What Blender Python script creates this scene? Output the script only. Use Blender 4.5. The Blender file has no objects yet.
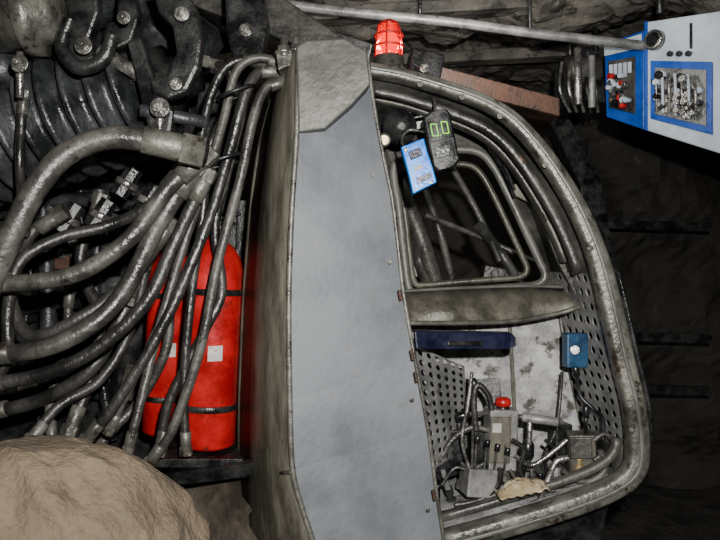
import bpy, bmesh, math, random
from mathutils import Vector, Matrix, Euler, noise
random.seed(4)
F=700.0; H=1.6
def P(px,py,d): return Vector(((px-360)/F*d, d, H+(270-py)/F*d))
def PL(l,d=None): return [P(*(q if len(q)==3 else (q[0],q[1],d))) for q in l]
def R(px,d): return px/F*d
scene=bpy.context.scene
cur=[None]
def group(name,loc=(0,0,0)):
    e=bpy.data.objects.new(name,None); e.location=loc; e.empty_display_size=0.1
    scene.collection.objects.link(e); cur[0]=e; return e
def link(o):
    scene.collection.objects.link(o)
    if cur[0] is not None:
        o.parent=cur[0]; o.matrix_parent_inverse=Matrix.Translation(-Vector(cur[0].location))
    return o
def finish(name,bm,mat,smooth=False,bevel=0,solid=0,recalc=True):
    if recalc: bmesh.ops.recalc_face_normals(bm,faces=bm.faces[:])
    me=bpy.data.meshes.new(name); bm.to_mesh(me); bm.free()
    o=bpy.data.objects.new(name,me); me.materials.append(mat)
    if smooth:
        for p in me.polygons: p.use_smooth=True
    link(o)
    if solid:
        m=o.modifiers.new('s','SOLIDIFY'); m.thickness=solid; m.offset=0
    if bevel:
        m=o.modifiers.new('b','BEVEL'); m.width=bevel; m.segments=2; m.limit_method='ANGLE'; m.angle_limit=math.radians(40)
    return o
# ---------- materials
def mat(name,c1,c2,rough=0.5,metal=0.0,scale=6,bump=0.15,c3=None,amt=0.35,c3scale=None,bscale=None,spec=0.5,stretch=None,detail=8,c4=None,amt4=.3,c4scale=40):
    m=bpy.data.materials.new(name); m.use_nodes=True; n=m.node_tree; N=n.nodes; L=n.links
    b=N['Principled BSDF']; tc=N.new('ShaderNodeTexCoord'); mp=N.new('ShaderNodeMapping')
    L.new(tc.outputs['Object'],mp.inputs['Vector'])
    if stretch: mp.inputs['Scale'].default_value=stretch
    n1=N.new('ShaderNodeTexNoise'); n1.inputs['Scale'].default_value=scale; n1.inputs['Detail'].default_value=detail; n1.inputs['Roughness'].default_value=0.65
    L.new(mp.outputs[0],n1.inputs['Vector'])
    r=N.new('ShaderNodeValToRGB'); r.color_ramp.elements[0].position=0.40; r.color_ramp.elements[1].position=0.62
    r.color_ramp.elements[0].color=(*c1,1); r.color_ramp.elements[1].color=(*c2,1)
    L.new(n1.outputs['Fac'],r.inputs['Fac']); col=r.outputs[0]
    for c,am,sc,off in ((c3,amt,c3scale or scale*3,0),(c4,amt4,c4scale,7.3)):
        if not c: continue
        n2=N.new('ShaderNodeTexNoise'); n2.noise_dimensions='4D'; n2.inputs['W'].default_value=off; n2.inputs['Scale'].default_value=sc; n2.inputs['Detail'].default_value=10; n2.inputs['Roughness'].default_value=0.7
        L.new(mp.outputs[0],n2.inputs['Vector'])
        r2=N.new('ShaderNodeValToRGB'); t=0.72-am*0.45
        r2.color_ramp.elements[0].position=t; r2.color_ramp.elements[1].position=t+0.07
        L.new(n2.outputs['Fac'],r2.inputs['Fac'])
        mx=N.new('ShaderNodeMix'); mx.data_type='RGBA'
        L.new(r2.outputs[0],mx.inputs['Factor']); L.new(col,mx.inputs['A']); mx.inputs['B'].default_value=(*c,1); col=mx.outputs['Result']
    L.new(col,b.inputs['Base Color'])
    b.inputs['Metallic'].default_value=metal; b.inputs['Specular IOR Level'].default_value=spec
    n3=N.new('ShaderNodeTexNoise'); n3.inputs['Scale'].default_value=bscale or scale*8; n3.inputs['Detail'].default_value=6
    L.new(mp.outputs[0],n3.inputs['Vector'])
    rr=N.new('ShaderNodeMapRange'); rr.inputs['From Min'].default_value=.3; rr.inputs['From Max'].default_value=.7; rr.inputs['To Min'].default_value=max(0.08,rough-0.18); rr.inputs['To Max'].default_value=min(1,rough+0.18)
    L.new(n1.outputs['Fac'],rr.inputs['Value']); L.new(rr.outputs[0],b.inputs['Roughness'])
    bp=N.new('ShaderNodeBump'); bp.inputs['Strength'].default_value=bump; bp.inputs['Distance'].default_value=0.02
    L.new(n3.outputs['Fac'],bp.inputs['Height']); L.new(bp.outputs[0],b.inputs['Normal'])
    return m
M_panel=mat('grey_paint',(.098,.108,.122),(.150,.162,.178),.5,0.1,2.5,.06,(.075,.075,.072),.14,11,bscale=60,c4=(.055,.04,.03),amt4=.17,c4scale=45)
M_side=mat('worn_green_grey',(.046,.043,.033),(.12,.112,.088),.45,0.25,7,.15,(.24,.18,.12),.16,14,stretch=(1.6,1.6,.5),c4=(.02,.016,.012),amt4=.3,c4scale=30)
M_cap=mat('cap_paint',(.075,.077,.068),(.135,.135,.12),.45,0.2,6,.1,(.04,.034,.028),.25,14,c4=(.2,.15,.1),amt4=.14,c4scale=26)
M_skirt=mat('muddy_skirt',(.045,.037,.029),(.12,.10,.078),.6,0.1,6,.2,(.19,.15,.12),.2)
M_rim=mat('rim_metal',(.062,.062,.054),(.165,.162,.14),.4,0.35,9,.18,(.03,.022,.015),.4,20,c4=(.32,.30,.26),amt4=.17,c4scale=30)
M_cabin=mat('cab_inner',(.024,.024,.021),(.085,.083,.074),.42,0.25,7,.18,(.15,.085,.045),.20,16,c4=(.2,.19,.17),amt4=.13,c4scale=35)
M_white=mat('interior_white',(.20,.20,.20),(.46,.465,.46),.55,0,9,.2,(.05,.042,.034),.42,14,c4=(.14,.085,.045),amt4=.3,c4scale=40)
M_perf=mat('perforated_steel',(.12,.122,.12),(.27,.27,.26),.42,0.3,10,.15,(.05,.04,.03),.33,22)
M_hose=mat('rubber_hose',(.010,.010,.010),(.038,.036,.033),.38,0,10,.2,(.085,.08,.068),.16,20,spec=.6,stretch=(1,1,.6))
M_hosel=mat('dusty_hose',(.024,.023,.021),(.082,.078,.069),.42,0,9,.2,(.012,.011,.010),.35,16,c4=(.15,.14,.12),amt4=.13,c4scale=30,spec=.6)
M_dark=mat('oily_steel',(.008,.0085,.009),(.04,.041,.041),.32,0.4,14,.15,(.13,.12,.105),.16,26)
M_steel=mat('bare_steel',(.16,.155,.145),(.42,.41,.38),.3,0.8,20,.15,(.05,.035,.025),.35)
M_drum=mat('drum_steel',(.013,.015,.016),(.06,.065,.068),.36,0.35,8,.2,(.16,.155,.14),.16,22)
M_red=mat('red_paint',(.25,.006,.007),(.50,.012,.012),.33,0,8,.08,(.07,.015,.012),.3,18)
M_label=mat('paper_label',(.3,.3,.28),(.52,.52,.48),.6,0,20,.03,(.2,.05,.03),.35,50)
M_black=mat('black_plastic',(.004,.004,.005),(.014,.014,.016),.3,0,20,.05)
M_blue=mat('blue_plastic',(.0,.16,.75),(.0,.27,.95),.3,0,14,.05)
M_navy=mat('navy_paint',(.003,.004,.014),(.009,.010,.034),.3,0.1,10,.05)
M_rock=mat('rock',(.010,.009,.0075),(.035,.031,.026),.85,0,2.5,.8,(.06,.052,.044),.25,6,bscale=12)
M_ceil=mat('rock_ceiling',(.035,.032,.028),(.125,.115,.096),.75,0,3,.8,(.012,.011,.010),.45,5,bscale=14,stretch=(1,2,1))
M_wood=mat('old_timber',(.03,.025,.019),(.09,.073,.056),.8,0,5,.5,stretch=(.4,2,4))
M_rust=mat('rusty_beam',(.03,.014,.008),(.085,.04,.024),.7,0.1,8,.3,(.015,.012,.01),.35)
M_floor=mat('floor_coal',(.015,.014,.013),(.05,.045,.04),.9,0,5,1.0)
M_tarp=mat('canvas',(.085,.062,.040),(.155,.118,.078),.9,0,5,.5,(.05,.036,.024),.3,8,bscale=70,c4=(.21,.165,.115),amt4=.2,c4scale=30)
M_cwhite=mat('cabinet_white',(.36,.42,.48),(.55,.61,.67),.45,0,6,.03,(.26,.3,.36),.2)
M_cblue=mat('cabinet_blue',(.0,.045,.28),(.008,.075,.40),.35,0,8,.03)
M_brass=mat('brass',(.30,.21,.09),(.5,.40,.22),.35,0.6,20,.1)
M_cloth=mat('rag',(.28,.22,.12),(.54,.46,.32),.8,0,14,.4)
def emis(name,c,s,base=(.1,.1,.1)):
    m=bpy.data.materials.new(name); m.use_nodes=True; b=m.node_tree.nodes['Principled BSDF']
    b.inputs['Base Color'].default_value=(*base,1); b.inputs['Emission Color'].default_value=(*c,1); b.inputs['Emission Strength'].default_value=s; return m
M_digit=emis('led_digit',(.30,1,.02),1.2)
M_lampcore=emis('lamp_core',(1,.20,.01),6)
M_lens=bpy.data.materials.new('red_lens'); M_lens.use_nodes=True
b=M_lens.node_tree.nodes['Principled BSDF']; b.inputs['Base Color'].default_value=(.75,.002,.001,1); b.inputs['Roughness'].default_value=.12
b.inputs['Transmission Weight'].default_value=.45; b.inputs['Emission Color'].default_value=(1,.0,.0,1); b.inputs['Emission Strength'].default_value=.12
# ---------- mesh helpers
def plate(name,pts,th,m,dirv=Vector((0,1,0)),bevel=.003):
    bm=bmesh.new(); d=Vector(dirv)*th
    a=[bm.verts.new(p) for p in pts]; c=[bm.verts.new(p+d) for p in pts]
    bm.faces.new(a); bm.faces.new(c[::-1]); n=len(pts)
    for i in range(n): bm.faces.new((a[i],c[i],c[(i+1)%n],a[(i+1)%n]))
    bmesh.ops.recalc_face_normals(bm,faces=bm.faces[:])
    bmesh.ops.triangulate(bm,faces=[f for f in bm.faces if len(f.verts)>4])
    return finish(name,bm,m,bevel=bevel)
def loft(name,rows,m,solid=.008,closed=False,smooth=True,skip=()):
    bm=bmesh.new(); V=[[bm.verts.new(p) for p in r] for r in rows]
    for j in range(len(rows)-1):
        n=len(rows[j])
        for i in range(n if closed else n-1):
            if i in skip: continue
            k=(i+1)%n
            bm.faces.new((V[j][i],V[j][k],V[j+1][k],V[j+1][i]))
    return finish(name,bm,m,smooth=smooth,solid=solid)
def cr(pts,n=8,closed=False):
    out=[]; N=len(pts)
    rng=range(N) if closed else range(N-1)
    for i in rng:
        if closed: p0,p1,p2,p3=pts[i-1],pts[i],pts[(i+1)%N],pts[(i+2)%N]
        else: p0,p1,p2,p3=pts[max(i-1,0)],pts[i],pts[i+1],pts[min(i+2,N-1)]
        for k in range(n):
            t=k/n; out.append(.5*((2*p1)+(p2-p0)*t+(2*p0-5*p1+4*p2-p3)*t*t+(3*p1-p0-3*p2+p3)*t**3))
    if not closed: out.append(pts[-1].copy())
    return out
def tube(name,pts,r,m,smoothp=True,closed=False,n=8,res=4):
    if smoothp: pts=cr(pts,n,closed)
    cu=bpy.data.curves.new(name,'CURVE'); cu.dimensions='3D'; cu.bevel_depth=r; cu.bevel_resolution=res; cu.use_fill_caps=True
    s=cu.splines.new('POLY'); s.points.add(len(pts)-1)
    for i,p in enumerate(pts): s.points[i].co=(*p,1)
    s.use_cyclic_u=closed; s.use_smooth=True
    cu.materials.append(m); return link(bpy.data.objects.new(name,cu))
def frame(p0,p1):
    z=(p1-p0).normalized(); x=z.orthogonal().normalized()
    if abs(z.y)<.9: x=(Vector((0,1,0))-z*z.y).normalized()
    return x,z.cross(x),z
def lathe(name,p0,p1,prof,m,seg=28,smooth=True,bevel=0):
    x,y,z=frame(p0,p1); Ln=(p1-p0).length; bm=bmesh.new(); rows=[]
    for t,r in prof:
        c=p0+z*(t*Ln); rows.append([bm.verts.new(c+(x*math.cos(a)+y*math.sin(a))*max(r,1e-4)) for a in [2*math.pi*k/seg for k in range(seg)]])
    for j in range(len(rows)-1):
        for k in range(seg): bm.faces.new((rows[j][k],rows[j][(k+1)%seg],rows[j+1][(k+1)%seg],rows[j+1][k]))
    bm.faces.new(rows[0][::-1]); bm.faces.new(rows[-1])
    return finish(name,bm,m,smooth=smooth,bevel=bevel)
def cyl(name,p0,p1,r,m,seg=20,bevel=.0015):
    b=min(.12,bevel/max((p1-p0).length,1e-4)); e=min(bevel,r*.3)
    o=lathe(name,p0,p1,[(0,r-e),(b,r),(1-b,r),(1,r-e)],m,seg,smooth=False)
    if seg>8:
        for p in o.data.polygons:
            if len(p.vertices)==4: p.use_smooth=True
    return o
def box(name,c,s,m,rot=(0,0,0),bevel=.003):
    bm=bmesh.new(); bmesh.ops.create_cube(bm,size=1)
    bmesh.ops.scale(bm,vec=s,verts=bm.verts)
    bm.transform(Matrix.Translation(c)@Euler(rot).to_matrix().to_4x4())
    return finish(name,bm,m,bevel=bevel)
def bolt(name,p,dirv,r,m=None):
    m=m or M_steel; d=Vector(dirv).normalized()
    cyl(name+'_washer',p,p+d*r*.35,r*1.5,m,20); cyl(name+'_nut',p+d*r*.35,p+d*r*1.3,r,m,6); cyl(name+'_stud',p+d*r*1.3,p+d*r*1.9,r*.5,m,12)
def bil(c):
    a,b_,c_,d_=c
    return lambda u,v:(a*(1-u)+b_*u)*(1-v)+(d_*(1-u)+c_*u)*v
def perf(name,fn,nu,nv,h,m,solid=.004,keep=None):
    bm=bmesh.new(); cache={}
    def V(u,v):
        k=(round(u,5),round(v,5))
        if k not in cache: cache[k]=bm.verts.new(fn(u,v))
        return cache[k]
    sq=[(0,0),(.5,0),(1,0),(1,.5),(1,1),(.5,1),(0,1),(0,.5)]
    for i in range(nu):
        for j in range(nv):
            o=[V((i+a)/nu,(j+b_)/nv) for a,b_ in sq]
            if keep and not keep(i,j): bm.faces.new(o); continue
            q=[]
            for k in range(8):
                an=math.radians(225+45*k); q.append(V((i+.5+h*math.cos(an))/nu,(j+.5+h*math.sin(an))/nv))
            for k in range(8): bm.faces.new((o[k],o[(k+1)%8],q[(k+1)%8],q[k]))
    return finish(name,bm,m,solid=solid)
def rocky(name,fn,nu,nv,amp,m,sc=1.5,nrm=Vector((0,0,1))):
    bm=bmesh.new(); g=[]
    for i in range(nu+1):
        row=[]
        for j in range(nv+1):
            p=fn(i/nu,j/nv); q=noise.fractal(p*sc,1.0,2.0,5)
            s=math.floor(noise.noise(p*sc*1.3+Vector((9,2,5)))*6)/6
            row.append(bm.verts.new(p+nrm*(q*.5+s)*amp))
        g.append(row)
    for i in range(nu):
        for j in range(nv): bm.faces.new((g[i][j],g[i+1][j],g[i+1][j+1],g[i][j+1]))
    return finish(name,bm,m,recalc=False)
# ---------- room shell
cur[0]=None
rocky('floor',bil([Vector((-3,-1.5,0)),Vector((3,-1.5,0)),Vector((3,6,0)),Vector((-3,6,0))]),60,70,.04,M_floor)
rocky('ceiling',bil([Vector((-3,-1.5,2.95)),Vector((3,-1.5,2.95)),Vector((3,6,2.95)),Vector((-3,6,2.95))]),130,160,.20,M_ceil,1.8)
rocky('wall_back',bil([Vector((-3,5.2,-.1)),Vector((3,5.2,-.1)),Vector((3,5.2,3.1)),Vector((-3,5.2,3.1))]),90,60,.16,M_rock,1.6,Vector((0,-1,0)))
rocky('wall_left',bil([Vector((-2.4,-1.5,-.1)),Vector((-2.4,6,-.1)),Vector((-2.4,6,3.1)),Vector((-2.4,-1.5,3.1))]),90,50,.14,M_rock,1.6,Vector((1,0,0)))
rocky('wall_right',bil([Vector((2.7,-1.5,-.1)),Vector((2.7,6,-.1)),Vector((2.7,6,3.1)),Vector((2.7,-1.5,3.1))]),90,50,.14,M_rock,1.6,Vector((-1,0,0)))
group('steel_arch_support',(1.7,4.6,1.4))
plate('arch_leg',[Vector((1.62,4.6,0)),Vector((1.76,4.6,0)),Vector((1.74,4.6,1.3)),Vector((1.60,4.6,1.3))],.12,M_dark)
plate('arch_leg_top',[Vector((1.60,4.6,1.3)),Vector((1.74,4.6,1.3)),Vector((1.58,4.6,2.2)),Vector((1.3,4.6,2.75)),Vector((1.2,4.6,2.68)),Vector((1.45,4.6,2.15))],.12,M_dark)
for z in (.8,1.15,1.9): box('tie_bar',Vector((1.9,4.7,z)),(.9,.05,.06),M_dark,(0,.03,0))
group('roof_slab_timber',(.3,4,2.7))
for i,(a,b_,dd,w_) in enumerate([((215,12),(560,-8),3.4,13),((250,34),(620,4),3.7,10),((300,58),(700,38),4.1,11),((190,60),(380,20),3.9,8)]):
    plate('slab_%d'%i,PL([a,b_,(b_[0],b_[1]+w_),(a[0],a[1]+w_)],dd),.12,M_wood if i%2 else M_ceil,bevel=.008)
group('roof_pipe',(.3,3.3,2.7))
tube('pipe',PL([(200,-6,3.2),(330,10,3.2),(450,22,3.2),(540,34,3.2),(700,52,3.2)]),.022,M_perf)
for x,y in ((420,19),(530,33)): cyl('pipe_hanger',P(x,y,3.2),Vector((P(x,y,3.2).x,3.2,2.95)),.008,M_dark,10)
group('roof_bearer_timber',(.9,3.4,2.5))
plate('timber',PL([(425,62,3.1),(560,98,3.1),(560,116,3.1),(425,82,3.1)]),.16,M_rust,bevel=.006)
# ---------- operator cab
group('operator_cab',(.25,2.3,0))
N1=1.95
edge=[(298,50),(297,130),(292,210),(289,300),(290,400),(293,470),(303,510),(314,545),(330,620)]
right=[(368,58),(373,100),(384,160),(393,205),(403,290),(415,360),(428,430),(436,490),(444,545),(452,620)]
E=[P(x,y,N1) for x,y in edge]; Rr=[P(x,y,2.06) for x,y in right]
plate('pillar_front_panel',E[::-1]+[P(330,44,2.0)]+Rr,.03,M_panel,bevel=.004)
loft('pillar_return',[Rr,[p+Vector((-.02,.30,0)) for p in Rr]],M_cabin,.01)
back=[(284,60),(262,140),(252,210),(245,300),(241,400),(240,472),(238,505),(236,545),(236,620)]
B=[P(x,y,2.32) for x,y in back]
loft('pillar_side_panel',[E,[ (a+b_)*.5+Vector((-.012,-.01,0)) for a,b_ in zip(E,B)],B],M_side,.012)
tube('pillar_edge_weld',[p+Vector((0,-.004,0)) for p in E],.008,M_rim)
tube('pillar_back_weld',B,.010,M_side)
tube('pillar_right_weld',[p+Vector((0,-.002,0)) for p in Rr],.006,M_rim)
plate('pillar_cap',PL([(296,46),(306,40),(345,38),(366,50),(370,84),(352,104),(325,128),(298,132)],1.93),.04,M_cap,bevel=.006)
bolt('cap_bolt_a',P(284,54,2.0),(0,0,1),.018); bolt('cap_bolt_b',P(296,52,1.98),(0,0,1),.015)
cyl('cap_stud_a',P(284,56,2.0),P(284,36,2.0),.011,M_steel,12); cyl('cap_stud_b',P(296,54,1.98),P(296,38,1.98),.010,M_steel,12)
plate('cap_top_bracket',PL([(276,54),(302,46),(302,60),(278,70)],2.0),.1,M_rim)
loft('skirt',[PL([(150,486,2.5),(190,478,2.45),(240,474,2.32),(293,470,1.97)]),PL([(165,520,2.45),(200,515,2.35),(245,510,2.25),(304,512,1.96)]),PL([(175,560,2.45),(205,560,2.3),(250,560,2.2),(316,560,1.96)]),PL([(180,640,2.45),(205,640,2.3),(250,640,2.2),(330,640,1.96)])],M_skirt,.02)
plate('skirt_step',PL([(165,474,2.2),(268,461,2.15),(272,474,2.15),(190,484,2.2),(165,486,2.2)]),.2,M_dark)
tube('skirt_seam',PL([(190,482,2.4),(238,476,2.27),(292,472,1.95)]),.008,M_rim)
rim=[(366,70),(400,76),(440,87),(480,101),(508,117),(532,141),(557,175),(580,215),(598,260),(611,310),(622,360),(632,400),(637,440),(634,468),(615,486),(575,503),(515,522),(442,542)]
bk=[(378,122),(400,118),(435,120),(470,128),(490,138),(506,155),(522,188),(536,225),(548,262),(556,298),(564,345),(572,385),(580,420),(584,446),(572,460),(545,470),(500,478),(445,488)]
RM=[P(x,y,2.16) for x,y in rim]; BK=[P(x,y,2.58) for x,y in bk]
RMs=cr(RM,4); BKs=cr(BK,4)
A0,A1=33,49
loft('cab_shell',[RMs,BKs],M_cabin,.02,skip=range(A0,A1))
def pf(u,v):
    s=min(v*(A1-A0),A1-A0-1e-6); i=int(s); f=s-i
    return (RMs[A0+i]*(1-f)+RMs[A0+i+1]*f)*(1-u)+(BKs[A0+i]*(1-f)+BKs[A0+i+1]*f)*u
perf('perforated_side',pf,8,13,.31,M_perf)
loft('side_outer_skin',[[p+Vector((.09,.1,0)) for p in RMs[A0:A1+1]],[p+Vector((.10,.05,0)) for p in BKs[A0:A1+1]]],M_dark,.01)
def sweepbar(name,pts,w,d,m,e=.6):
    bm=bmesh.new(); rows=[]; n=len(pts); y=Vector((0,1,0))
    for i,p in enumerate(pts):
        t=(pts[min(i+1,n-1)]-pts[max(i-1,0)]).normalized(); s=t.cross(y).normalized(); row=[]
        ww=w(i/(n-1)) if callable(w) else w
        for k in range(16):
            a=2*math.pi*k/16; ca,sa=math.cos(a),math.sin(a)
            sx=math.copysign(abs(ca)**e,ca); sy=math.copysign(abs(sa)**e,sa)
            row.append(bm.verts.new(p+s*ww*sx+y*d*sy))
        rows.append(row)
    for j in range(n-1):
        for k in range(16): bm.faces.new((rows[j][k],rows[j][(k+1)%16],rows[j+1][(k+1)%16],rows[j+1][k]))
    bm.faces.new(rows[0]); bm.faces.new(rows[-1][::-1])
    return finish(name,bm,m,smooth=True)
sweepbar('outer_rim',RMs,lambda t:.020+.013*min(1,max(0,(t-.2)*3)),.035,M_rim,.45)
sweepbar('outer_rim_bead',[p+Vector((0,-.036,0)) for p in RMs],.006,.005,M_cap)
C=Vector((.30,2.26,1.6))
for nm,a,b_ in (('inner_rim_flange',0,A0+1),('inner_rim_flange_low',A1+1,len(RMs))):
    sweepbar(nm,[p+Vector((0,.07,0))+(C-p).normalized()*.05 for p in RMs[a:b_]],.014,.02,M_cabin)
sweepbar('inner_rim_seam',[p+Vector((0,.17,0))+(C-p).normalized()*.055 for p in RMs[:A0]],.008,.03,M_rim)
tube('perforated_back_seam',[p+Vector((0,-.01,0)) for p in BKs[A0:A1+1]],.008,M_rim,n=2)
win=[(394,166),(416,156),(452,150),(478,152),(493,166),(509,196),(525,230),(539,260),(545,276),(535,285),(500,288),(460,291),(425,294),(410,291),(404,255),(399,210)]
outw=[(378,128),(410,118),(450,122),(482,132),(503,152),(518,178),(531,205),(543,240),(552,268),(558,292),(550,300),(510,302),(465,305),(425,308),(400,308),(386,220)]
WI=[P(x,y,2.54) for x,y in win]; WO=[P(x,y,2.57) for x,y in outw]
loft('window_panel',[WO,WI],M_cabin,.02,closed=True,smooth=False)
tube('window_frame',WI,.015,M_cap,closed=True,n=5)
WI2=[p+Vector((0,.12,0))+(P(465,225,2.66)-p)*.12 for p in WI]
tube('window_seal',WI2,.012,M_side,closed=True,n=5)
tube('roof_stiffener',PL([(385,108,2.4),(430,105,2.4),(475,115,2.4),(508,150,2.42),(530,190,2.44)]),.014,M_rim)
plate('roof_inner_plate',PL([(374,96,2.3),(420,92,2.3),(462,106,2.3),(470,124,2.5),(420,130,2.5),(380,140,2.5)]),.01,M_dark)
for i,off in enumerate((0,6,13)):
    tube('roof_wiring_%d'%i,PL([(388,118+off*.4,2.38),(412,112+off,2.36),(446,108+off,2.36),(480,124+off,2.38),(500,150+off,2.42),(514,184+off,2.48)]),.006,M_black if i!=1 else M_hose)
plate('corner_gusset',PL([(468,118),(500,134),(520,170),(534,205),(516,196),(500,166),(484,140)],2.48),.02,M_side)
plate('right_inner_gusset',PL([(540,200),(556,212),(590,280),(603,300),(576,296),(558,262),(546,232)],2.4),.02,M_cabin)
loft('belt_panel',[PL([(404,292,2.42),(460,289,2.46),(520,287,2.5),(560,288,2.53),(585,290,2.45),(606,296,2.3)]),PL([(406,304,2.36),(460,302,2.42),(520,299,2.45),(560,298,2.48),(584,297,2.42),(606,298,2.3)]),PL([(409,323,2.3),(460,322,2.35),(515,320,2.4),(560,312,2.42),(580,305,2.4),(607,303,2.3)])],M_side,.012)
tube('belt_edge',PL([(409,323,2.29),(460,323,2.34),(515,321,2.39),(560,313,2.41),(582,306,2.38),(606,303,2.3)]),.008,M_rim)
tube('belt_top_edge',PL([(404,291,2.41),(460,288,2.45),(520,286,2.49),(562,287,2.51)]),.006,M_cap)
plate('lower_back_wall',PL([(405,305),(556,300),(566,350),(580,420),(584,460),(560,475),(430,495),(415,420)],2.575),.02,M_white)
plate('back_wall_seam',PL([(508,322),(512,322),(520,470),(516,470)],2.565),.012,M_side)
plate('back_wall_conduit_plate',PL([(470,380),(500,378),(502,400),(472,402)],2.56),.02,M_perf)
plate('lower_floor_plate',[P(440,530,2.18),P(515,512,2.18),P(575,494,2.18),P(615,478,2.18),P(590,455,2.56),P(440,480,2.56)],.015,M_white,dirv=(0,0,-1))
perf('seat_guard_perforated',bil(PL([(415,346,2.22),(464,366,2.46),(467,448,2.46),(432,470,2.22)])),6,12,.33,M_perf)
plate('seat_side_block',PL([(430,434),(463,430),(468,470),(440,482)],2.36),.12,M_black)
plate('armrest_bar',PL([(414,331,2.12),(512,333,2.2),(516,338,2.2),(516,346,2.2),(510,349,2.2),(416,349,2.12)]),.06,M_navy,bevel=.005)
plate('armrest_label',PL([(448,341,2.13),(484,341,2.16),(484,346,2.16),(448,346,2.13)]),.01,M_dark)
plate('chassis_base',[P(330,590,2.3),P(460,575,2.3),P(600,540,2.3),P(610,560,2.3),Vector((.78,2.3,0.02)),Vector((-.1,2.3,0.02))],.7,M_dark,bevel=.01)
loft('rim_apron',[RMs[48:],[p+Vector((0,.06,-.03)) for p in RMs[48:]]],M_rim,.015)
plate('chassis_bracket',PL([(450,545,2.25),(610,500,2.25),(600,545,2.3),(460,590,2.3)]),.3,M_dark)
for i,(a,b_,r) in enumerate([((396,180),(436,285),.035),((420,178),(452,280),.016),((478,225),(520,285),.022),((405,235),(428,285),.03),((446,158),(500,262),.014),((425,215),(535,262),.012)]):
    tube('through_window_strut_%d'%i,PL([(a[0],a[1],2.9),((a[0]+b_[0])/2+3,(a[1]+b_[1])/2,2.95),(b_[0],b_[1],2.9)]),r,M_cabin)
box('through_window_block',P(415,262,3.0),(.12,.1,.12),M_cabin,(0,.3,0)); box('through_window_block_b',P(500,278,3.0),(.16,.1,.08),M_cabin,(0,.2,0))
for x,y in [(420,84),(462,97),(500,116),(545,165),(590,248),(618,350),(632,430)]: bolt('rim_bolt',P(x,y,2.11),(0,-1,0),.006,M_rim)
for x,y in [(380,175),(396,262),(418,400),(434,510)]: bolt('panel_bolt',P(x-6,y,2.03),(0,-1,0),.004,M_rim)
for x,y in [(400,290),(412,350),(416,372),(434,490)]: tube('weld_spot',PL([(x-1,y,2.02),(x+1,y+10,2.02)]),.005,M_rust,n=3)
plate('nameplate',PL([(398,126),(424,120),(426,127),(400,133)],2.28),.004,M_label)
# ---------- controls inside cab
group('control_lever_console',(.5,2.35,1))
d=2.32
box('left_valve_box',P(500,438,d),(.095,.08,.20),M_perf,(0,.04,.1),.006)
box('left_valve_box_door',P(500,440,d-.045),(.07,.012,.15),M_side,(0,.04,.1),.004)
box('left_valve_box_label',P(497,428,d-.053),(.03,.004,.03),M_label,(0,.04,.1),.001)
cyl('stop_button_collar',P(503,411,d),P(503,406,d),.022,M_black)
lathe('stop_button',P(503,407,d),P(503,397,d),[(0,.018),(.3,.027),(.8,.026),(1,.015)],M_red)
cyl('lever_rod_left',P(462,415,d-.02),P(488,413,d),.008,M_steel)
lathe('lever_grip_left',P(456,417,d-.02),P(470,414,d-.02),[(0,.01),(.1,.015),(.9,.014),(1,.01)],M_black)
cyl('handle_rod',P(512,416,d),P(545,420,d-.03),.010,M_steel)
cyl('handle_sleeve',P(522,417,d-.02),P(558,422,d-.04),.015,M_perf)
cyl('handle_drop',P(530,420,d-.02),P(528,470,d),.009,M_steel)
lathe('pressure_knob',P(528,440,d),P(528,460,d),[(0,.012),(.2,.02),(.8,.02),(1,.012)],M_black)
box('right_valve_box',P(581,452,d+.02),(.088,.08,.13),M_side,(0,-.03,-.15),.006)
box('right_valve_box_lid',P(581,448,d-.03),(.07,.012,.07),M_cabin,(0,-.03,-.15),.004)
cyl('joystick_rod',P(586,434,d),P(586,412,d),.006,M_black)
lathe('joystick_knob',P(586,418,d),P(586,404,d),[(0,.006),(.3,.012),(.8,.013),(1,.006)],M_black)
M_blued=mat('blue_switch',(.008,.03,.07),(.012,.07,.15),.4,0,12,.1,(.02,.02,.02),.3)
box('blue_switch_box',P(575,350,2.38),(.075,.05,.115),M_blued,(0,0,.1),.005)
cyl('blue_switch_dial',P(575,350,2.36),P(575,350,2.335),.016,M_black)
cyl('blue_switch_gland',P(575,366,2.38),P(577,376,2.38),.012,M_black)
tube('switch_cable',PL([(577,374,2.38),(580,395,2.38),(592,408,2.36),(602,418,2.33),(603,440,2.3)]),.007,M_black)
tube('switch_cable_b',PL([(562,372,2.46),(560,400,2.46),(556,430,2.43),(545,455,2.4),(548,475,2.35)]),.006,M_hose)
hh=[[(440,460),(452,440),(470,428),(488,430)],[(442,485),(455,468),(470,470),(486,462)],[(514,455),(530,465),(545,458),(567,440)],[(500,468),(498,485),(480,500),(455,505)],[(510,470),(525,488),(560,490),(600,478)],[(594,460),(604,455),(612,462),(622,480)],[(540,500),(548,480),(556,462),(568,458)],[(545,440),(555,450),(562,470),(575,485)],[(594,440),(604,434),(612,440),(618,460)],[(476,430),(474,400),(478,385),(488,395),(492,410)],[(470,470),(462,440),(468,405),(472,372)],[(512,440),(524,450),(520,470),(530,492)],[(562,470),(585,482),(605,470),(600,450)]]
for i,pts in enumerate(hh):
    tube('console_hose_%d'%i,[P(x,y,2.3-.01*(i%7)) for x,y in pts],(.010,.006,.008)[i%3],(M_hosel,M_hose,M_steel,M_hose)[i%4])
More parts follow.
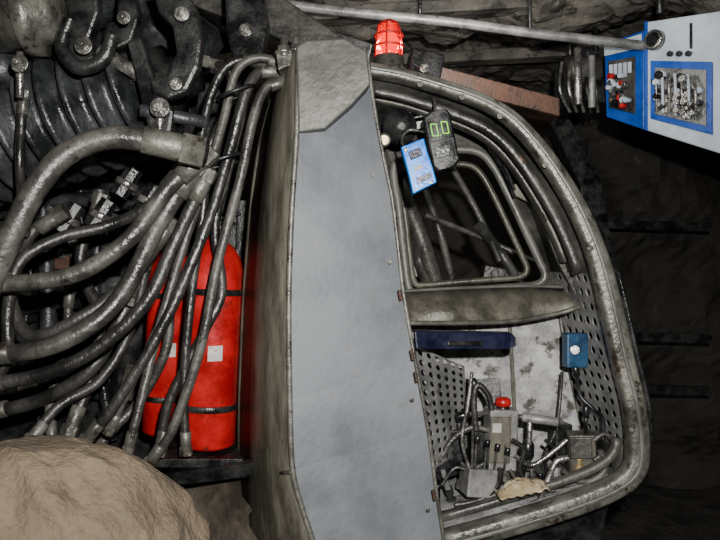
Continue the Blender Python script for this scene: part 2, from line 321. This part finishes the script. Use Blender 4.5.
for i in range(20):
    x=450+(i%13)*12+random.uniform(-4,4); y=490-(i%13)*1.5+random.uniform(-12,8)
    if 490<x<560 and y>480: y-=14
    c=P(x,y,2.30+random.uniform(-.02,.10)); rr=random.uniform(.009,.018)
    lathe('valve_fitting_%d'%i,c-Vector((0,0,.03)),c+Vector((random.uniform(-.02,.02),0,.035)),[(0,rr),(.4,rr),(.42,rr*.6),(.6,rr*.6),(.62,rr*.9),(1,rr*.8)],random.choice([M_steel,M_brass,M_dark,M_perf,M_dark]),8,False)
box('valve_block',P(478,480,2.3),(.10,.09,.09),M_perf,(0,.1,.2),.004)
box('valve_block_b',P(478,450,2.36),(.05,.06,.14),M_dark,(0,.05,.2),.004)
box('valve_block_c',P(545,478,2.36),(.08,.08,.05),M_dark,(0,.05,.2),.004)
box('valve_block_d',P(560,440,2.45),(.06,.06,.12),M_dark,(0,.05,.2),.004)
for i in range(4):
    x=474+i*10; cyl('short_lever_%d'%i,P(x,470,2.27),P(x+3,440+4*i,2.24),.004,M_steel,10); cyl('short_lever_cap_%d'%i,P(x+3,443+4*i,2.24),P(x+4,436+4*i,2.24),.009,M_black,12)
cyl('tall_lever',P(472,470,2.3),P(474,384,2.3),.005,M_steel,10); lathe('tall_lever_knob',P(474,392,2.3),P(474,378,2.3),[(0,.006),(.3,.012),(.8,.012),(1,.005)],M_black)
group('work_rag',P(520,495,2.2))
bm=bmesh.new(); g=[]
for i in range(19):
    row=[]
    for j in range(11):
        u=i/18;v=j/10; row.append(bm.verts.new(P(500+50*u,502-8*u,2.16)+Vector((0,v*.09,0.010+.035*math.sin(math.pi*v)*math.sin(math.pi*u)+.02*noise.noise(Vector((u*6,v*5,1)))))))
    g.append(row)
for i in range(18):
    for j in range(10): bm.faces.new((g[i][j],g[i+1][j],g[i+1][j+1],g[i][j+1]))
finish('rag_cloth',bm,M_cloth,True,solid=.004)
# ---------- beacon
group('warning_beacon',P(389,60,2.2)); d=2.2
c=lambda y:P(389,y,d)
lathe('base',c(76),c(57),[(0,.064),(.3,.06),(.35,.048),(1,.046)],M_rim)
lathe('lens',c(58),c(24),[(0,.042),(.1,.044),(.5,.042),(.85,.037),(1,.028)],M_lens)
lathe('lamp_core',c(54),c(34),[(0,.012),(.5,.022),(1,.01)],M_lampcore)
lathe('cap',c(26),c(20),[(0,.032),(.5,.030),(1,.012)],M_red)
for k in range(6):
    a=k*math.pi/3+.3; o=Vector((math.cos(a)*.046,math.sin(a)*.046,0))
    cyl('guard_bar_%d'%k,c(58)+o,c(25)+o*.75,.003,M_red,8)
for y in (36,47):
    tube('guard_ring',[c(y)+Vector((math.cos(a),math.sin(a),0))*.045 for a in [i*math.pi/8 for i in range(16)]],.003,M_red,closed=True,n=2)
li=bpy.data.lights.new('beacon_light','POINT'); li.color=(1,.08,.02); li.energy=1.5; li.shadow_soft_size=.02; lo=bpy.data.objects.new('beacon_light',li); lo.location=c(44)+Vector((0.0,.02,0)); link(lo)
group('cable_junction_box',P(420,66,2.35))
box('box_body',P(424,68,2.35),(.11,.1,.09),M_dark,(0,.2,.1),.006); bolt('box_bolt',P(424,68,2.29),(0,-1,0),.01)
# ---------- gas detectors
group('gas_detector',P(420,150,2.1))
def slab(name,q,d,th,m,bevel=.004): return plate(name,PL(q,d),th,m,bevel=bevel)
slab('blue_body',[(401,147),(424,138),(427,150),(433,168),(437,182),(413,194),(408,172)],2.08,.05,M_blue)
slab('blue_face_recess',[(408,152),(420,147),(423,155),(411,160)],2.073,.01,M_navy,.002)
slab('blue_label',[(413,167),(422,164),(423,168),(415,171)],2.075,.006,M_label,.001)
slab('sensor_grille',[(416,178),(431,172),(432,177),(418,184)],2.075,.006,M_navy,.001)
bolt('blue_screw',P(406,150,2.075),(0,-1,0),.004); bolt('blue_screw_b',P(431,182,2.075),(0,-1,0),.004)
tube('clip_wire',PL([(404,148,2.1),(402,138,2.12),(410,130,2.14),(424,132,2.12)]),.004,M_steel)
group('methane_meter',P(441,140,2.1))
slab('meter_body',[(423,118),(429,112),(446,108),(450,112),(460,160),(456,166),(438,171),(433,166)],2.10,.05,M_black,.006)
slab('meter_bezel',[(427,119),(447,114),(452,137),(431,142)],2.092,.01,M_black,.001)
slab('meter_keypad',[(434,148),(450,144),(452,154),(437,159)],2.094,.008,M_dark,.001)
for i in range(3): bolt('meter_button_%d'%i,P(438+5*i,153-1.5*i,2.093),(0,-1,0),.003,M_label)
def seg(cx,cy,s,which):
    T={'a':(-s,-2*s,s,-2*s),'g':(-s,0,s,0),'d':(-s,2*s,s,2*s),'f':(-s,-2*s,-s,0),'b':(s,-2*s,s,0),'e':(-s,0,-s,2*s),'c':(s,0,s,2*s)}
    for w in which:
        x0,y0,x1,y1=T[w]; cyl('digit_'+w,P(cx+x0+y0*.2,cy+y0,2.088),P(cx+x1+y1*.2,cy+y1,2.088),.0017,M_digit,8,.0003)
seg(434.5,130,2.9,'abcdef'); seg(445,127.5,2.9,'abcdef')
cyl('digit_dot',P(440.5,135,2.09),P(440.5,135,2.084),.002,M_digit,8)
cyl('meter_hook',P(436,114,2.12),P(434,98,2.16),.005,M_steel,10)
group('pressure_gauge',P(383,140,2.2))
lathe('gauge_case',P(384,140,2.25),P(384,140,2.18),[(0,.020),(.8,.022),(1,.018)],M_steel); cyl('gauge_face',P(384,140,2.18),P(384,140,2.176),.016,M_brass)
group('cab_work_lamp',P(400,128,2.3))
lathe('lamp_body',P(404,124,2.4),P(400,128,2.25),[(0,.03),(.5,.05),(1,.055)],M_dark)
lathe('lamp_arm',P(404,112,2.4),P(404,124,2.4),[(0,.01),(1,.012)],M_steel,10)
# ---------- extinguishers
def ext(name,px,y0,y1,d,rp):
    group(name,P(px,y1,d)); r=R(rp,d); a=P(px-4,y1,d); b_=P(px+5,y0,d)
    lathe('tank',a,b_,[(0,r*.8),(.02,r),(.84,r),(.9,r*.9),(.95,r*.65),(.98,r*.35),(1,r*.3)],M_red,36)
    cyl('valve',b_,b_+Vector((0,0,.05)),r*.28,M_steel,8); box('lever',b_+Vector((.03,-.01,.06)),(.11,.02,.012),M_black,(0,-.25,0))
    for t in (.18,.72):
        cyl('strap',a.lerp(b_,t),a.lerp(b_,t+.03),r*1.03,M_dark,36)
    bm=bmesh.new();rows=[]
    for i in range(9):
        an=-math.pi/2+.1+i*.5/8; o=Vector((math.cos(an),math.sin(an),0))*r*1.012
        rows.append((bm.verts.new(a.lerp(b_,.42)+o),bm.verts.new(a.lerp(b_,.49)+o)))
    for i in range(8): bm.faces.new((rows[i][0],rows[i+1][0],rows[i+1][1],rows[i][1]))
    finish('label',bm,M_label,True)
ext('fire_extinguisher',211,236,446,2.32,28)
ext('fire_extinguisher',168,246,433,2.5,22)
group('extinguisher_bracket',P(205,455,2.3))
plate('tray',PL([(150,459,2.2),(242,459,2.2),(246,468,2.2),(150,468,2.2)]),.38,M_dark)
plate('leg',[P(160,444,2.5),P(185,444,2.5),Vector((-.60,2.5,.02)),Vector((-.70,2.5,.02))],.06,M_dark)
# ---------- hoist/winch machinery upper left
group('hydraulic_winch',(-1,2.2,2))
p0=P(-40,150,2.3); p1=P(150,88,2.2); prof=[(0,.19)]
K=9
for k in range(K):
    t=k/K; w=1/K
    prof+=[(t+.12*w,.160),(t+.38*w,.165),(t+.5*w,.205),(t+.62*w,.214),(t+.78*w,.205),(t+.92*w,.165)]
prof+=[(1,.15),(1.0,.05)]
lathe('ribbed_drum',p0,p1,prof,M_drum,48)
lathe('drum_hub',p1,p1+(p1-p0).normalized()*.16,[(0,.11),(.5,.11),(.52,.07),(1,.06)],M_dark)
for k in range(8):
    a=k*math.pi/4; x,y,z=frame(p0,p1); bolt('hub_bolt',p1+(x*math.cos(a)+y*math.sin(a))*.125,(p1-p0),.012)
lathe('accumulator_cylinder',P(-60,18,2.0),P(62,14,2.0),[(0,.10),(.7,.10),(.72,.115),(.84,.115),(.86,.085),(.97,.08),(1,.05)],M_rim,36)
lathe('accumulator_cylinder_b',P(-60,78,2.1),P(20,66,2.1),[(0,.06),(.9,.06),(.95,.04),(1,.03)],M_drum,28)
lathe('upper_reel',P(95,-20,2.35),P(215,60,2.5),[(0,.1),(.1,.14),(.2,.14),(.25,.1),(.4,.1),(.45,.14),(.6,.14),(.65,.1),(.9,.1),(1,.06)],M_drum,36)
plate('carriage_plate',PL([(120,130),(206,60),(240,60),(236,250),(170,260),(120,240)],2.75),.05,M_dark,bevel=.01)
plate('carriage_plate_low',PL([(-40,180),(160,180),(160,470),(-40,470)],2.85),.05,M_dark,bevel=.01)
plate('carriage_backplate',PL([(150,200),(246,200),(246,470),(150,470)],2.8),.03,M_dark)
plate('carriage_leg',[P(-40,470,2.85),P(160,470,2.85),Vector((-.8,2.85,.02)),Vector((-1.6,2.85,.02))],.1,M_dark)
for i,(q,r) in enumerate([([(-20,215),(70,200),(150,205)],.03),([(-20,320),(60,300),(160,310)],.035),([(40,180),(48,300),(44,440)],.03),([(100,190),(96,320),(112,440)],.022)]):
    tube('frame_pipe_%d'%i,[P(x,y,2.7) for x,y in q],r,M_drum)
for i in range(22):
    x=random.uniform(0,150); y=random.uniform(190,430); box('carriage_block_%d'%i,P(x,y,2.76),(random.uniform(.06,.16),.1,random.uniform(.05,.14)),random.choice([M_dark,M_drum,M_rust,M_side]),(0,random.uniform(-.4,.4),0),.006)
    bolt('carriage_bolt',P(x,y,2.70),(0,-1,0),.014)
for i,(x,y) in enumerate([(118,196),(92,228),(140,214),(60,232)]):
    q=P(x,y,2.3); cyl('hose_coupling_%d'%i,q,q+Vector((.05,.02,.09)),.03,M_dark,8); cyl('hose_coupling_collar_%d'%i,q+Vector((.02,.01,.03)),q+Vector((.03,.012,.05)),.038,M_steel,20)
group('hoist_linkage',(-.7,2,2.2))
plate('clevis_left',PL([(62,-15),(96,-15),(98,12),(88,40),(94,58),(80,66),(66,52),(72,28)],1.95),.05,M_dark,bevel=.008)
plate('clevis_right',PL([(118,-15),(132,-15),(138,18),(130,42),(112,50),(104,40),(116,20)],2.0),.06,M_dark,bevel=.008)
tube('clevis_loop',PL([(70,20,1.93),(62,48,1.93),(80,68,1.93),(104,58,1.93),(112,36,1.93)]),.02,M_dark)
plate('hook_arm',PL([(150,-15),(184,-15),(196,8),(202,40),(198,68),(186,92),(168,98),(150,92),(150,78),(166,74),(176,52),(172,26),(158,12)],1.92),.05,M_dark,bevel=.01)
plate('swing_lever',PL([(126,40),(140,34),(156,86),(174,110),(170,136),(150,140),(144,112)],1.95),.05,M_dark,bevel=.01)
for x,y,r in ((84,46,.016),(160,108,.018),(176,84,.012),(20,64,.016),(124,18,.012),(182,14,.014)): bolt('pin',P(x,y,1.90),(0,-1,0),r)
for x,y0,y1 in ((20,52,98),(160,98,132)): cyl('threaded_rod',P(x,y1,1.93),P(x,y0,1.93),.011,M_steel,12)
cyl('linkage_rod',P(100,50,2.0),P(160,88,2.0),.02,M_steel)
cyl('linkage_pin',P(140,110,1.95),P(205,122,2.0),.018,M_drum)
plate('guide_arm',PL([(224,-15),(262,-15),(268,22),(262,56),(246,62),(232,58),(226,30)],2.2),.07,M_dark,bevel=.01)
bolt('guide_pin',P(246,30,2.19),(0,-1,0),.014)
plate('top_girder',PL([(170,-25),(250,-25),(345,38),(338,48),(300,46),(180,0)],2.5),.12,M_cabin,bevel=.008)
plate('top_girder_back',PL([(300,20,2.9),(372,44,2.9),(368,62,2.9),(300,50,2.9)]),.12,M_dark)
# ---------- hoses
group('hydraulic_hose_bundle',(-.6,2,1.6))
def hose(name,pts,rp,m=None,fit=True):
    p=PL(pts); dm=sum(q[2] for q in pts)/len(pts); r=R(rp,dm); m=m or M_hose
    tube(name,p,r,m)
    if fit:
        for a,b_ in ((p[0],p[1]),(p[-1],p[-2])):
            dd=(b_-a).normalized(); cyl(name+'_ferrule',a,a+dd*r*4,r*1.2,M_rim,16); cyl(name+'_nut',a-dd*r*1.2,a+dd*r*.8,r*1.45,M_rim,6)
hose('main_return_hose',[(190,150,1.85),(150,141,1.82),(108,138,1.8),(68,153,1.78),(38,185,1.76),(14,230,1.75),(-12,290,1.75),(-30,360,1.75)],12,M_hosel)
lathe('elbow_fitting',P(165,144,1.84),P(207,153,1.88),[(0,.036),(.35,.038),(.4,.03),(.7,.03),(.75,.036),(1,.034)],M_dark)
hs=[([(286,64,2.12),(258,58,2.1),(236,72,2.1),(224,118,2.1),(206,178,2.08),(176,270,2.06),(156,340,2.04),(136,420,2.0),(128,450,2.0)],4.6,M_hosel),
([(282,72,2.1),(260,72,2.08),(245,95,2.06),(230,150,2.06),(208,222,2.04),(166,320,2.0),(118,400,1.98),(86,440,1.98)],5.4,M_hose),
([(288,80,2.08),(266,88,2.06),(253,120,2.05),(240,180,2.05),(218,262,2.05),(200,350,2.05),(172,430,2.05),(150,462,2.05)],5,M_hosel),
([(262,62,2.14),(240,60,2.14),(222,72,2.14),(208,105,2.14),(200,150,2.14),(204,200,2.14),(192,290,2.14),(184,380,2.14),(186,450,2.14)],4.6,M_hose),
([(275,66,2.12),(250,84,2.12),(238,130,2.12),(222,190,2.12),(190,262,2.1),(150,345,2.1),(110,430,2.1)],4.2,M_hosel),
([(206,62,2.2),(214,64,2.2),(230,72,2.18),(226,110,2.2),(196,170,2.2),(150,240,2.2),(130,300,2.2)],4.5,M_hose),
([(205,155,1.95),(168,188,1.94),(132,236,1.92),(85,270,1.9),(35,282,1.88),(-25,283,1.88)],8.5,M_hosel),
([(196,166,2.0),(158,225,1.98),(124,292,1.96),(84,330,1.92),(36,350,1.9),(-25,356,1.9)],9,M_hosel),
([(206,176,2.02),(176,240,2.02),(146,302,2.0),(98,348,1.98),(44,374,1.96),(-25,386,1.95)],7,M_hose),
([(180,170,2.1),(150,205,2.1),(110,225,2.1),(60,238,2.05),(20,262,2.0),(8,310,2.0),(6,360,2.0),(-20,400,2.0)],6,M_hose),
([(60,215,2.2),(30,235,2.2),(10,290,2.1),(30,335,2.05),(80,318,2.05),(130,280,2.1),(170,225,2.1)],6.5,M_hose),
([(24,96,2.0),(21,130,2.0),(20,170,2.0),(24,230,2.1)],4.5,M_hose),
([(170,300,2.3),(166,350,2.3),(140,400,2.3),(112,430,2.25),(90,460,2.2)],5,M_hosel),
([(150,250,2.25),(130,330,2.25),(100,380,2.2),(60,405,2.15),(30,440,2.1)],5,M_hose),
([(70,290,2.3),(64,350,2.3),(50,400,2.25),(52,440,2.2)],4.5,M_hosel),
([(225,170,2.2),(215,230,2.2),(222,290,2.18),(205,330,2.16),(170,400,2.15),(160,450,2.15)],5,M_hose),
([(100,200,2.35),(80,260,2.35),(100,320,2.3),(90,380,2.3),(70,430,2.25)],6,M_hose),
([(-20,415,2.2),(40,400,2.2),(90,370,2.2),(120,320,2.25),(150,250,2.3)],7,M_hose)]
for i,(p,r,m_) in enumerate(hs): hose('hose_%d'%i,p,r,m_)
for x,y,w in ((236,92,34),(222,160,40)):
    tube('hose_tie',PL([(x-w/2,y+5,2.02),(x,y-2,1.99),(x+w/2,y-7,2.03),(x+w/2,y,2.16),(x-w/2,y+10,2.16)]),.005,M_black,closed=True)
# ---------- tarp
group('canvas_tarp',(-.62,1.5,0))
bm=bmesh.new(); rows=[]; S=128; T=80; cx,cy=-.675,1.50; top=1.232
for j in range(T+1):
    t=j/T
    if t<.6:
        s=t/.6; a=s*math.pi/2; rr=.36*math.sin(a)**.75; z=top-.42*(1-max(math.cos(a),0)**.9)
    else: s=(t-.6)/.4; rr=.36+.08*s; z=top-.42-(top-.42)*s
    row=[]
    for k in range(S):
        an=2*math.pi*k/S; p=Vector((cx+rr*math.cos(an),cy+rr*.8*math.sin(an),z))
        q=Vector((p.x*6+p.z*5,p.y*5,p.z*4))
        n_=noise.noise(p*4)*.03+(1-abs(noise.noise(q)*2))*.020+(1-abs(noise.noise(q*2.3+Vector((3,1,0)))*2))*.010
        dr=Vector((math.cos(an),math.sin(an),.9 if t<.6 else 0)); p+=dr*(n_-.02)*min(1,j/6)
        p.z=max(p.z,.01); row.append(bm.verts.new(p))
    rows.append(row)
for j in range(T):
    for k in range(S): bm.faces.new((rows[j][k],rows[j][(k+1)%S],rows[j+1][(k+1)%S],rows[j+1][k]))
bmesh.ops.remove_doubles(bm,verts=bm.verts,dist=.0005)
finish('draped_cloth',bm,M_tarp,True)
# ---------- distant control cabinet (upper right)
group('hydraulic_control_cabinet',(1.5,3.1,2.4))
def onq(q,u,v,off=0):
    f=bil(q); n=((q[1]-q[0]).cross(q[3]-q[0])).normalized()
    if n.y>0: n=-n
    return f(u,v)+n*off
def qplate(name,q,us,vs,off,th,m,bevel=.002):
    pts=[onq(q,us[0],vs[0],off),onq(q,us[1],vs[0],off),onq(q,us[1],vs[1],off),onq(q,us[0],vs[1],off)]
    n=((q[1]-q[0]).cross(q[3]-q[0])).normalized()
    if n.y<0: n=-n
    return plate(name,pts,th,m,n,bevel)
qa=PL([(645,22,3.2),(740,8,2.85),(740,160,2.85),(645,130,3.2)])
qb=PL([(604,44,3.45),(644,30,3.22),(644,130,3.22),(606,117,3.45)])
qplate('door_white',qa,(0,1),(0,1),0,.2,M_cwhite,.006)
qplate('valve_plate_blue',qa,(.08,.74),(.36,.88),.012,.02,M_cblue)
qplate('valve_plate_cream',qa,(.14,.69),(.42,.83),.018,.01,M_perf)
for i in range(44):
    u=.17+.48*random.random(); v=.47+.32*random.random(); c0=onq(qa,u,v,.02); c1=onq(qa,u,v,.03+.04*random.random())
    cyl('valve_%d'%i,c0,c1,random.uniform(.008,.017),random.choice([M_steel,M_cwhite,M_black,M_steel]),10)
for i in range(7):
    u=.17+.07*i; tube('valve_pipe_%d'%i,[onq(qa,u,.47,.03),onq(qa,u+.05,.6,.06),onq(qa,u+.01,.80,.03)],.006,(M_steel,M_cwhite)[i%2])
lathe('gauge',onq(qa,.13,.18,0),onq(qa,.13,.18,.03),[(0,.045),(.9,.045),(1,.036)],M_steel); cyl('gauge_dial',onq(qa,.13,.18,.03),onq(qa,.13,.18,.034),.032,M_black)
for i in range(3): cyl('dial_small_%d'%i,onq(qa,.3+.1*i,.30,0),onq(qa,.3+.1*i,.30,.02),.012,M_black,12)
qplate('door_slot',qa,(.50,.53),(.06,.26),.004,.01,M_black)
qplate('door_strip_blue',qa,(.0,.035),(0,1),.006,.01,M_cblue)
qplate('side_blue',qb,(0,1),(0,1),0,.2,M_cblue,.006)
qplate('side_white_top',qb,(.02,.95),(.03,.17),.006,.01,M_cwhite)
qplate('side_recess',qb,(.12,.80),(.25,.86),.006,.01,M_cabin)
for i in range(5): qplate('side_white_card_%d'%i,qb,(.16+.12*i,.24+.12*i),(.30,.42+.04*(i%2)),.010,.006,M_cwhite,.001)
for i in range(26):
    u=.18+.56*random.random(); v=.45+.36*random.random()
    cyl('side_knob_%d'%i,onq(qb,u,v,.01),onq(qb,u,v,.04),random.uniform(.008,.016),random.choice([M_steel,M_cwhite,M_red,M_black,M_steel]),10)
for x in (660,735):
    p=P(x,14,3.15); cyl('hanger_rod',p,Vector((p.x,p.y,2.9)),.015,M_dark)
group('pump_unit',(1,3.6,2.3)); d=3.75
box('pump_body',P(584,84,d),(.18,.3,.26),M_drum,(0,.05,.3),.01)
lathe('pump_motor',P(566,72,d-.1),P(600,69,d-.1),[(0,.07),(.1,.085),(.9,.085),(1,.06)],M_cabin)
cyl('pump_column',P(578,105,d-.2),P(578,48,d-.2),.02,M_steel); cyl('pump_column_b',P(592,108,d-.2),P(592,56,d-.2),.018,M_perf)
for i in range(5): tube('pump_pipe_%d'%i,PL([(562+8*i,62+4*i,d-.15),(560+9*i,90,d-.2),(570+7*i,112,d-.15)]),.008,random.choice([M_steel,M_hosel,M_dark]))
for x in (570,596):
    p=P(x,60,d); cyl('pump_hanger',p,Vector((p.x,p.y,2.9)),.012,M_dark)
# ---------- lights
def area(name,loc,tgt,e,size,col=(1,1,1)):
    l=bpy.data.lights.new(name,'AREA'); l.energy=e; l.size=size; l.color=col; l.shape='DISK'
    o=bpy.data.objects.new(name,l); o.location=loc; o.rotation_euler=(Vector(tgt)-Vector(loc)).to_track_quat('-Z','Y').to_euler(); scene.collection.objects.link(o)
area('camera_flash',(.12,-.05,1.80),(.10,2.2,1.6),104,.05,(1,.97,.92))
area('ceiling_fill',(.3,2.6,2.55),(.5,4.6,2.95),11,.3,(1,.95,.88))  # added fill light to brighten the rock ceiling, no real roadway fixture
area('cabinet_fill',(.9,1.9,2.7),(1.5,3.2,2.4),4,.15)  # fill light aimed at the control cabinet, no fixture modelled
w=bpy.data.worlds.new('w'); scene.world=w; w.use_nodes=True; w.node_tree.nodes['Background'].inputs[0].default_value=(.035,.035,.035,1); w.node_tree.nodes['Background'].inputs[1].default_value=.4
cam=bpy.data.cameras.new('camera'); cam.lens=35; cam.sensor_width=36; co=bpy.data.objects.new('camera',cam); co.location=(0,0,H); co.rotation_euler=(math.radians(90),0,0); scene.collection.objects.link(co); scene.camera=co
